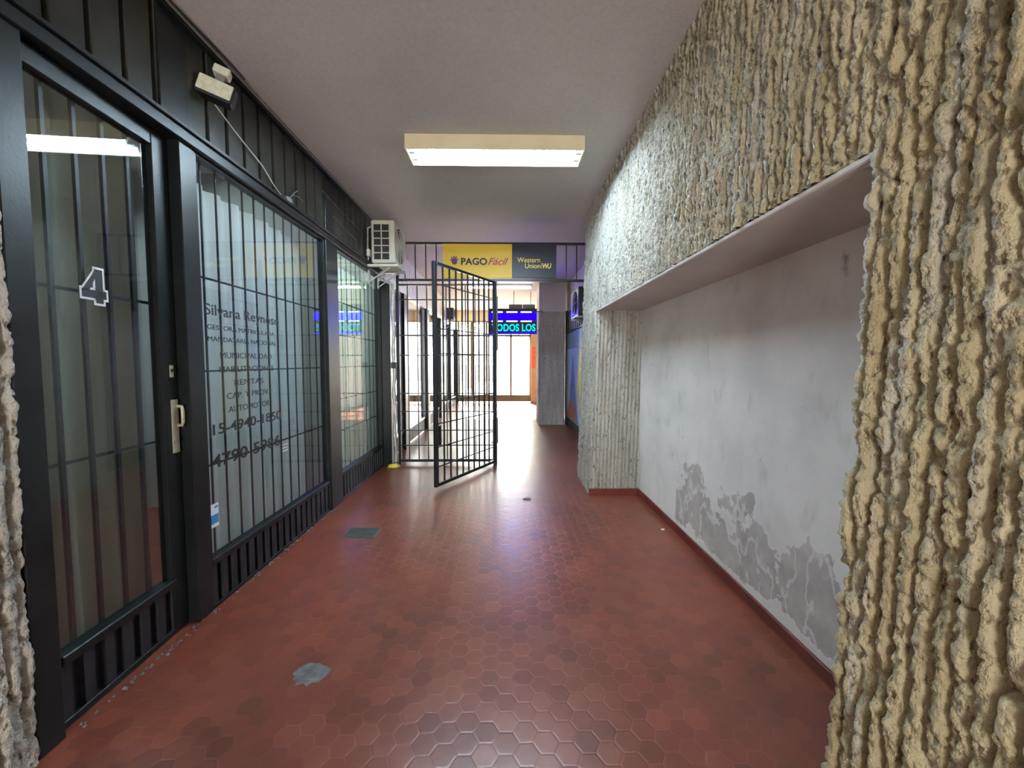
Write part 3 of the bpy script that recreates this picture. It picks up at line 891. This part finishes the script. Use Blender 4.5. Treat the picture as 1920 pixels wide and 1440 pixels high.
# ------------------------------------------------------------------ security gate
GY = 5.20; G = M['gate']
gt = empty('security_gate', (-.14, GY, 0), 'black steel barred security gate across the passage with its door leaf standing open', 'gate')
gx0, gx1 = -1.415, 1.30
BOX(gx0, gx0 + .035, GY - .02, GY + .02, 0, 2.88, .003).build('side_post', G, gt)
BOX(gx1 - .04, gx1, GY - .02, GY + .02, 0, 2.88, .003).build('side_post', G, gt)
BOX(-.168, -.112, GY - .025, GY + .025, 0, 2.40, .004).build('hinge_post', G, gt)
BOX(gx0, gx1, GY - .018, GY + .018, 2.865, 2.893, .003).build('top_rail', G, gt)
BOX(gx0, gx1, GY - .018, GY + .018, 2.395, 2.425, .003).build('lintel_rail', G, gt)
BOX(gx0, -.168, GY - .018, GY + .018, 2.34, 2.36, .003).build('panel_top_rail', G, gt)
BOX(gx0, -.168, GY - .018, GY + .018, .03, .065, .003).build('bottom_rail', G, gt)
ZS = (2.16, 1.70, 1.44, .94, .70, .45, .25)
for z in ZS:
    BOX(gx0 + .035, -.168, GY - .004, GY + .004, z - .007, z + .007).build('crossbar', G, gt)
for k in range(1, 10):
    x = gx0 + .017 + k * .125
    BOX(x - .007, x + .007, GY - .007, GY + .007, .065, 2.34).build('vertical_bar', G, gt)
for x in (-1.30, -1.165, -1.03, -.895, .79, .925, 1.06, 1.195):
    BOX(x - .007, x + .007, GY - .007, GY + .007, 2.425, 2.865).build('transom_bar', G, gt)
BOX(-.112, -.100, GY - .03, GY + .02, .28, .62, .002).build('hinge_plate', G, gt)
BOX(-.112, -.100, GY - .03, GY + .02, 1.50, 2.2, .002).build('hinge_plate', G, gt)
# open leaf, built flat then swung about the hinge
leaf = empty('gate_leaf', (0, -.045, 0), parent=gt)
def lb(a0, a1, z0, z1, t=.018, bev=.003, nm='x', m=G):
    me = MB().box(a0, a1, -t, t, z0, z1, bev)
    mesh = bpy.data.meshes.new(nm)
    cx_, cz_ = (a0 + a1) / 2, (z0 + z1) / 2
    mesh.from_pydata([(p_[0] - cx_, p_[1], p_[2] - cz_) for p_ in me.v], [], me.f)
    mesh.materials.append(m)
    o = bpy.data.objects.new(nm, mesh); COL.objects.link(o)
    o.parent = leaf; o.location = (cx_, 0, cz_)
    return o
LW = 1.21
lb(0, .03, .03, 2.385, nm='hinge_stile')
lb(LW - .045, LW, .03, 2.385, nm='lock_stile')
lb(.03, LW - .045, 2.355, 2.385, nm='leaf_top_rail')
lb(.03, LW - .045, .03, .065, nm='leaf_bottom_rail')
for z in ZS[:6] + (.24,):
    lb(.03, LW - .045, z - .006, z + .006, .004, 0, 'leaf_crossbar')
for k in range(1, 10):
    a = .03 + k * (LW - .075) / 10
    lb(a - .007, a + .007, .065, 2.355, .007, 0, 'leaf_bar')
lb(LW - .085, LW - .02, .47, .68, .026, .004, 'lock_box')
lb(.03, .07, .30, .315, .012, 0, 'leaf_hinge')
d = Vector((-.742 + .14, 4.11 - (GY - .045)))
leaf.rotation_euler = (0, 0, math.atan2(d.y, d.x))
leaf.scale = (1, 1, 1)

# signboards on the gate transom
sy = empty('signboard', (-.357, GY - .035, 2.42), 'yellow signboard with purple hand emblem and navy and magenta lettering, on the gate transom', 'sign')
BOX(-.80, .083, GY - .048, GY - .022, 2.432, 2.862, .002).build('board', M['yellow_sign'], sy)
ty = GY - .0495
put_text('lettering', text_mesh('PAGO', .118, 1.0, .0035, width=.335), M['navy_text'], (-.570, ty, 2.60), 'S', sy)
put_text('lettering', text_mesh('Fácil', .125, .95, .0008, .35, width=.262), M['magenta_text'], (-.225, ty, 2.60), 'S', sy)
# open-hand emblem: palm and five fingers
he = MB(); hx, hz = -.655, 2.645
pal = [(hx + .036 * math.cos(t), hz - .012 + .034 * math.sin(t)) for t in np.linspace(0, 2 * math.pi, 18)[:-1]]
he.prism(pal, 1, ty, ty + .0015)
for ang, ln in ((150, .060), (122, .070), (96, .075), (70, .072), (40, .060)):
    a = math.radians(ang); dx_, dz_ = math.cos(a), math.sin(a); w_ = .0085
    c0 = (hx + dx_ * .030, hz - .012 + dz_ * .030); c1 = (hx + dx_ * ln, hz - .012 + dz_ * ln)
    he.prism([(c0[0] - dz_ * w_, c0[1] + dx_ * w_), (c0[0] + dz_ * w_, c0[1] - dx_ * w_), (c1[0] + dz_ * w_, c1[1] - dx_ * w_), (c1[0] + dx_ * .006, c1[1] + dz_ * .006), (c1[0] - dz_ * w_, c1[1] + dx_ * w_)], 1, ty - .0008, ty + .0012)
he.build('hand_emblem', simple('purple_emblem', rgb(120, 50, 130), .5), sy)
sg = empty('signboard', (.37, GY - .035, 2.42), 'charcoal signboard with pale yellow lettering, right of the yellow one on the gate', 'sign')
BOX(.085, .655, GY - .048, GY - .022, 2.432, 2.862, .002).build('board', M['navy_sign'], sg)
put_text('lettering', text_mesh('Western', .088, 1.0, .0012, width=.295), M['cream_text'], (.150, ty, 2.632), 'S', sg)
put_text('lettering', text_mesh('Union', .088, 1.0, .0012, width=.200), M['cream_text'], (.250, ty, 2.558), 'S', sg)
put_text('emblem', text_mesh('WU', .088, .82, .004, .15, width=.120), M['cream_text'], (.472, ty, 2.558), 'S', sg)
BOX(.460, .466, ty, ty + .001, 2.556, 2.622).build('emblem_bar', M['cream_text'], sg)

# ------------------------------------------------------------------ LED sign hung from the column
ls = empty('led_sign', (.1, 8.12, 1.94), 'blue and cyan glowing LED sign hanging beyond the gate, fixed to the ribbed column', 'sign')
BOX(-.33, .64, 8.11, 8.17, 1.92, 2.44, .004).build('housing', M['black_plastic'], ls)
yl_ = 8.105
lm = MB().box(-.32, .63, yl_, yl_ + .004, 2.20, 2.36); lm.build('blue_field', M['led_blue'], ls)
for a in (-.28, .02, .31):
    for z in (2.355, 2.17): BOX(a, a + .22, yl_ - .006, yl_ - .002, z, z + .024).build('white_segment', M['led_white'], ls)
put_text('lettering', text_mesh('TODOS LOS', .20, 1.05, .004, width=.89), M['led_cyan'], (-.28, yl_ - .002, 1.985), 'S', ls)
lm = MB()
for z0, z1 in ((1.925, 1.95),): lm.box(-.32, .63, yl_, yl_ + .004, z0, z1)
lm.build('blue_border', M['led_blue'], ls)
MB().tube([(.64, 8.14, 2.38), (.74, 8.14, 2.40), (.78, 8.46, 2.40)], .014, 8).build('mounting_arm', M['galv'], ls)
MB().tube([(.64, 8.14, 2.0), (.72, 8.14, 2.0), (.76, 8.46, 2.0)], .010, 8).build('mounting_arm', M['galv'], ls)

hb = empty('hanging_sign', (.35, 9.5, 2.45), 'dark two-panel box sign hanging above the LED sign', 'sign')
BOX(.08, .40, 9.45, 9.55, 2.40, 2.72, .01).build('panel', M['ac_dark'], hb)
BOX(.41, .70, 9.45, 9.55, 2.40, 2.72, .01).build('panel', M['navy_sign'], hb)
for x in (.2, .6): MB().tube([(x, 9.5, 2.72), (x, 9.5, CZ)], .008, 6).build('hanger', G, hb)

# ------------------------------------------------------------------ ceiling luminaire
lt = empty('ceiling_light', (-.077, 3.13, CZ), 'cream box fluorescent ceiling light with two glowing tubes, near the middle of the passage', 'ceiling light')
lx0, lx1, ly0, ly1, lz = -.744, .591, 3.012, 3.27, 2.922
BOX(lx0, lx1, ly0, ly0 + .010, lz, CZ, .002).build('side_panel', M['cream'], lt)
BOX(lx0, lx1, ly1 - .010, ly1, lz, CZ, .002).build('side_panel', M['cream'], lt)
BOX(lx0, lx0 + .012, ly0 + .01, ly1 - .01, lz, CZ, .002).build('end_panel', M['cream'], lt)
BOX(lx1 - .012, lx1, ly0 + .01, ly1 - .01, lz, CZ, .002).build('end_panel', M['cream'], lt)
rf = MB().box(lx0 + .012, lx1 - .012, ly0 + .01, ly1 - .01, CZ - .012, CZ - .001)
ym = (ly0 + ly1) / 2
rf.prism([(ym - .02, CZ - .012), (ym + .02, CZ - .012), (ym + .003, lz + .012), (ym - .003, lz + .012)], 0, lx0 + .012, lx1 - .012)
rf.build('reflector', M['white_enamel'], lt)
for y in (ym - .052, ym + .052):
    MB().tube([(lx0 + .06, y, lz + .026), (lx1 - .06, y, lz + .026)], .014, 14).build('fluorescent_tube', M['tube'], lt)
    for x in (lx0 + .012, lx1 - .06):
        BOX(x, x + .048, y - .014, y + .014, lz + .008, CZ - .012, .003).build('lamp_holder', M['white_enamel'], lt)

def batten(x0, x1, y, label, d=.0):
    t = empty('tube_light', ((x0 + x1) / 2, y, CZ), label, 'ceiling light')
    BOX(x0, x1, y - .03, y + .03, CZ - .05, CZ, .004).build('batten', M['white_enamel'], t)
    MB().tube([(x0 + .03, y, CZ - .085), (x1 - .03, y, CZ - .085)], .016, 12).build('fluorescent_tube', M['tube_far'], t)
    for x in (x0, x1 - .03): BOX(x, x + .03, y - .018, y + .018, CZ - .105, CZ - .05, .004).build('lamp_holder', M['white_enamel'], t)
batten(-.82, .58, 8.6, 'bare fluorescent batten on the ceiling beyond the gate')

# ------------------------------------------------------------------ air conditioners
def ac_unit(x0, x1, y0, y1, z0, z1, label, body='ac_white', side=1, wall=LX):
    t = empty('air_conditioner', ((x0 + x1) / 2, (y0 + y1) / 2, z0), label, 'air conditioner')
    BOX(x0, x1, y0, y1, z0, z1, .012).build('casing', M[body], t)
    # end grille (2 x 5 openings with a small label slot row)
    gw = (x1 - x0); gh = z1 - z0
    g0, g1 = x0 + gw * .10, x0 + gw * .80
    BOX(g0, g1, y0 - .003, y0 + .004, z0 + gh * .06, z1 - gh * .10, 0).build('grille_recess', M['ac_dark'], t)
    gm = MB()
    for x in (g0, (g0 + g1) / 2, g1): gm.box(x - .006, x + .006, y0 - .010, y0 - .003, z0 + gh * .05, z1 - gh * .09)
    n = 5
    for k in range(n + 1):
        z = z0 + gh * .06 + k * (gh * .84) / n
        gm.box(g0, g1, y0 - .010, y0 - .003, z - .005, z + .005)
    gm.build('end_grille', M[body], t)
    # fan face towards the passage
    fx = x1 if side > 0 else x0
    s_ = side
    cy_, cz_ = y0 + (y1 - y0) * .42, (z0 + z1) / 2; R_ = min(gh, y1 - y0) * .42
    fm = MB()
    for r_ in np.linspace(.05, R_, 7):
        fm.tube([(fx + s_ * .008, cy_ + r_ * math.cos(a), cz_ + r_ * math.sin(a)) for a in np.linspace(0, 2 * math.pi, 25)], .003, 5, False)
    for a in np.linspace(0, math.pi, 5)[:-1]:
        fm.tube([(fx + s_ * .008, cy_ - R_ * math.cos(a), cz_ - R_ * math.sin(a)), (fx + s_ * .008, cy_ + R_ * math.cos(a), cz_ + R_ * math.sin(a))], .004, 5)
    fm.build('fan_guard', M[body], t)
    pl = [(cy_ + R_ * math.cos(a), cz_ + R_ * math.sin(a)) for a in np.linspace(0, 2 * math.pi, 29)[:-1]]
    MB().prism(pl, 0, fx - .002, fx + s_ * .003).build('fan_opening', M['ac_dark'], t)
    for y in (y0 + .09, y1 - .09):
        bm_ = MB().box(min(wall, x0), max(wall, x1) if side < 0 else x1 + .02, y - .018, y + .018, z0 - .028, z0, .003)
        bm_.box(wall if side > 0 else wall - .02, wall + .02 if side > 0 else wall, y - .018, y + .018, z0 - .22, z0, .003)
        bm_.tube([(wall + side * .01, y, z0 - .2), ((x0 + x1) / 2 + side * .05, y, z0 - .03)], .009, 6)
        bm_.build('bracket', M['galv'], t)
    return t
ac = ac_unit(-1.53, -1.265, 4.60, 5.12, 2.485, 2.965, 'cream outdoor air conditioner on brackets above the left end of the gate')
BOX(-1.58, -1.22, 4.57, 4.62, 2.44, 2.462, .003).build('drip_tray', M['ac_white'], ac)
MB().tube([(-1.53, 4.63, 2.90), (-1.575, 4.63, 2.88), (-1.58, 4.63, 2.70), (-1.575, 4.63, 2.52)], .010, 8).build('refrigerant_pipe', M['foil'], ac)
BOX(-1.585, -1.55, 4.60, 4.66, 2.56, 2.64, .004).build('valve_cover', M['ac_white'], ac)
ac_unit(1.03, 1.30, 5.62, 6.26, 2.02, 2.42, 'dark air conditioner on the right wall just beyond the ribbed pilaster', 'black_plastic', -1, RW)
ac_unit(-1.53, -1.33, 10.2, 10.8, 2.46, 2.74, 'small distant air conditioner on the left wall near the end doors', 'navy_sign')

# wrapped pipe run with a drooping loop down to the floor
pp = empty('wrapped_pipe', (-1.49, 5.10, 0), 'silvery wrapped pipe running down the post at the left end of the gate', 'pipe')
px_, py_ = -1.432, 5.10
pts = []
for k in range(25):
    z = .06 + k * (2.17 / 24); pts.append((px_ + .008 * math.sin(k * 1.1), py_ + .004 * math.sin(k * 1.7), z))
MB().tube(pts, [.022 + .004 * math.sin(k * 2.1) for k in range(25)], 12).build('pipe', M['foil'], pp)
MB().tube([(px_, py_, 2.22), (px_ + .01, py_ - .05, 2.33), (px_ - .02, py_ - .12, 2.33), (px_ - .08, py_ - .2, 2.36), (px_ - .06, py_ - .26, 2.42)], .014, 10).build('loop_hose', M['cable_white'], ac)
BOX(px_ - .03, px_ + .03, py_ - .028, py_ + .05, 1.27, 1.35, .004).build('pipe_clamp', G, pp)
rg_ = MB(); rnd = random.Random(3)
nphi, nth = 16, 7
vs = []
for i in range(nth):
    th_ = math.pi / 2 * i / (nth - 1)
    for j in range(nphi):
        ph_ = 2 * math.pi * j / nphi; rr_ = 1 + .35 * rnd.uniform(-1, 1)
        vs.append((-1.44 + .075 * rr_ * math.cos(ph_) * math.cos(th_) , 5.03 + .05 * rr_ * math.sin(ph_) * math.cos(th_), .003 + .045 * math.sin(th_)))
fs = [(i * nphi + j, i * nphi + (j + 1) % nphi, (i + 1) * nphi + (j + 1) % nphi, (i + 1) * nphi + j) for i in range(nth - 1) for j in range(nphi)] + [tuple(range(nphi))[::-1]]
rg_.add(vs, fs, True)
rg_.build('yellow_foam', M['yellow_rag'], None, 'lump of yellow expanding foam on the floor at the foot of the wrapped pipe', 'foam')

# ------------------------------------------------------------------ emergency light and cables on the left
em = empty('flood_light', (LX + .065, 2.20, 2.79), 'small floodlight with pale lens, hanging askew below the ceiling edge on the left', 'floodlight')
def local_box(nm, m_, x0, x1, y0, y1, z0, z1, bev, parent):
    me_ = MB().box(x0, x1, y0, y1, z0, z1, bev)
    mesh = bpy.data.meshes.new(nm); mesh.from_pydata(me_.v, [], me_.f); mesh.materials.append(m_)
    o = bpy.data.objects.new(nm, mesh); COL.objects.link(o); o.parent = parent
    return o
local_box('housing', M['black_plastic'], -.085, .085, -.02, .05, -.052, .052, .008, em)
local_box('lens', M['lens'], -.076, .076, -.028, -.019, -.043, .043, .004, em)
local_box('wall_arm', M['galv'], -.02, .02, .0, .02, .052, .10, .003, em)
local_box('junction_box', M['ac_white'], -.04, .035, -.01, .045, .10, .145, .005, em)
em.rotation_euler = (math.radians(-8), math.radians(14), math.radians(24))
c = MB().tube([(LX + .04, 1.2, CZ - .018), (LX + .045, 1.9, CZ - .020), (LX + .04, 2.5, CZ - .016), (LX + .043, 3.3, CZ - .02), (LX + .04, 4.5, CZ - .018)], .008, 8)
c.build('conduit', M['cable'], None, 'thin grey cable running along the ceiling edge above the left shopfront', 'cable')
MB().tube([(LX + .06, 1.2, CZ - .012), (LX + .066, 1.8, CZ - .030), (LX + .062, 2.3, CZ - .012), (LX + .06, 2.45, CZ - .014)], .005, 6).build('black_cable', M['black_plastic'], None, 'black sagging cable beside the ceiling edge ending above the floodlight', 'cable')
MB().tube([(LX + .03, 2.24, 2.74), (LX + .014, 2.42, 2.70), (LX + .013, 2.68, 2.63), (LX + .014, 2.80, 2.56), (LX + .02, 2.90, 2.515)], .0035, 6).build('hanging_cable', M['cable_white'], None, 'thin white cable hanging down from the floodlight', 'cable')
cl_ = empty('cable_clip', (LX + .03, 3.0, 2.508), 'small metal cable clip with loose wire ends standing on the window head rail', 'cable clip')
BOX(LX + .0, LX + .035, 2.93, 3.00, 2.506, 2.545, .004).build('clip', M['galv'], cl_)
MB().tube([(LX + .02, 2.98, 2.545), (LX + .03, 3.03, 2.60), (LX + .02, 3.10, 2.65)], .004, 6).build('wire_end', M['cable'], cl_)
MB().tube([(LX + .02, 3.02, 2.59), (LX + .035, 3.10, 2.60), (LX + .03, 3.16, 2.59)], .003, 6).build('wire_end', M['cable'], cl_)
for (a, b_, z) in ((3.55, 4.45, 2.80), (3.75, 4.35, 2.66)):
    MB().tube([(LX + .006, a, z + .04), (LX + .012, (a + b_) / 2, z), (LX + .008, b_, z - .01)], .003, 6).build('loose_wire', M['cable'], None, ('upper' if z > 2.7 else 'lower') + ' loose grey wire across the dark panels left of the air conditioner', 'cable')

# ------------------------------------------------------------------ things on the floor
dg = empty('floor_drain', (-1.13, 3.075, 0), 'grey square floor drain cover set in the red tiles', 'drain')
BOX(-1.26, -1.01, 2.985, 3.165, 0, .004, .001).build('drain_frame', M['grate'], dg)
gm = MB()
for k in range(9): gm.box(-1.25, -1.02, 2.995 + k * .019, 3.005 + k * .019, .004, .007)
gm.build('grate', M['grate'], dg)
pv = []; rnd = random.Random(12)
for k in range(22):
    a = 2 * math.pi * k / 22; r_ = 1 + rnd.uniform(-.18, .18)
    pv.append((-.845 + .075 * r_ * math.cos(a), 1.655 + .062 * r_ * math.sin(a)))
MB().prism(pv, 2, 0, .0015).build('cement_patch', M['cement'], None, 'irregular grey cement patch on the red floor in the left foreground', 'patch')
MB().prism([(1.25, 3.09), (1.275, 3.085), (1.285, 3.105), (1.26, 3.11)], 2, 0, .004).build('paper_scrap', M['paper'], None, 'tiny white paper scrap on the floor near the niche skirting', 'litter')
MB().prism([(.17, 3.82), (.22, 3.80), (.25, 3.83), (.21, 3.86)], 2, 0, .006).build('dry_scrap', M['leaf_litter'], None, 'small dark scrap lying on the floor in the middle of the passage', 'litter')
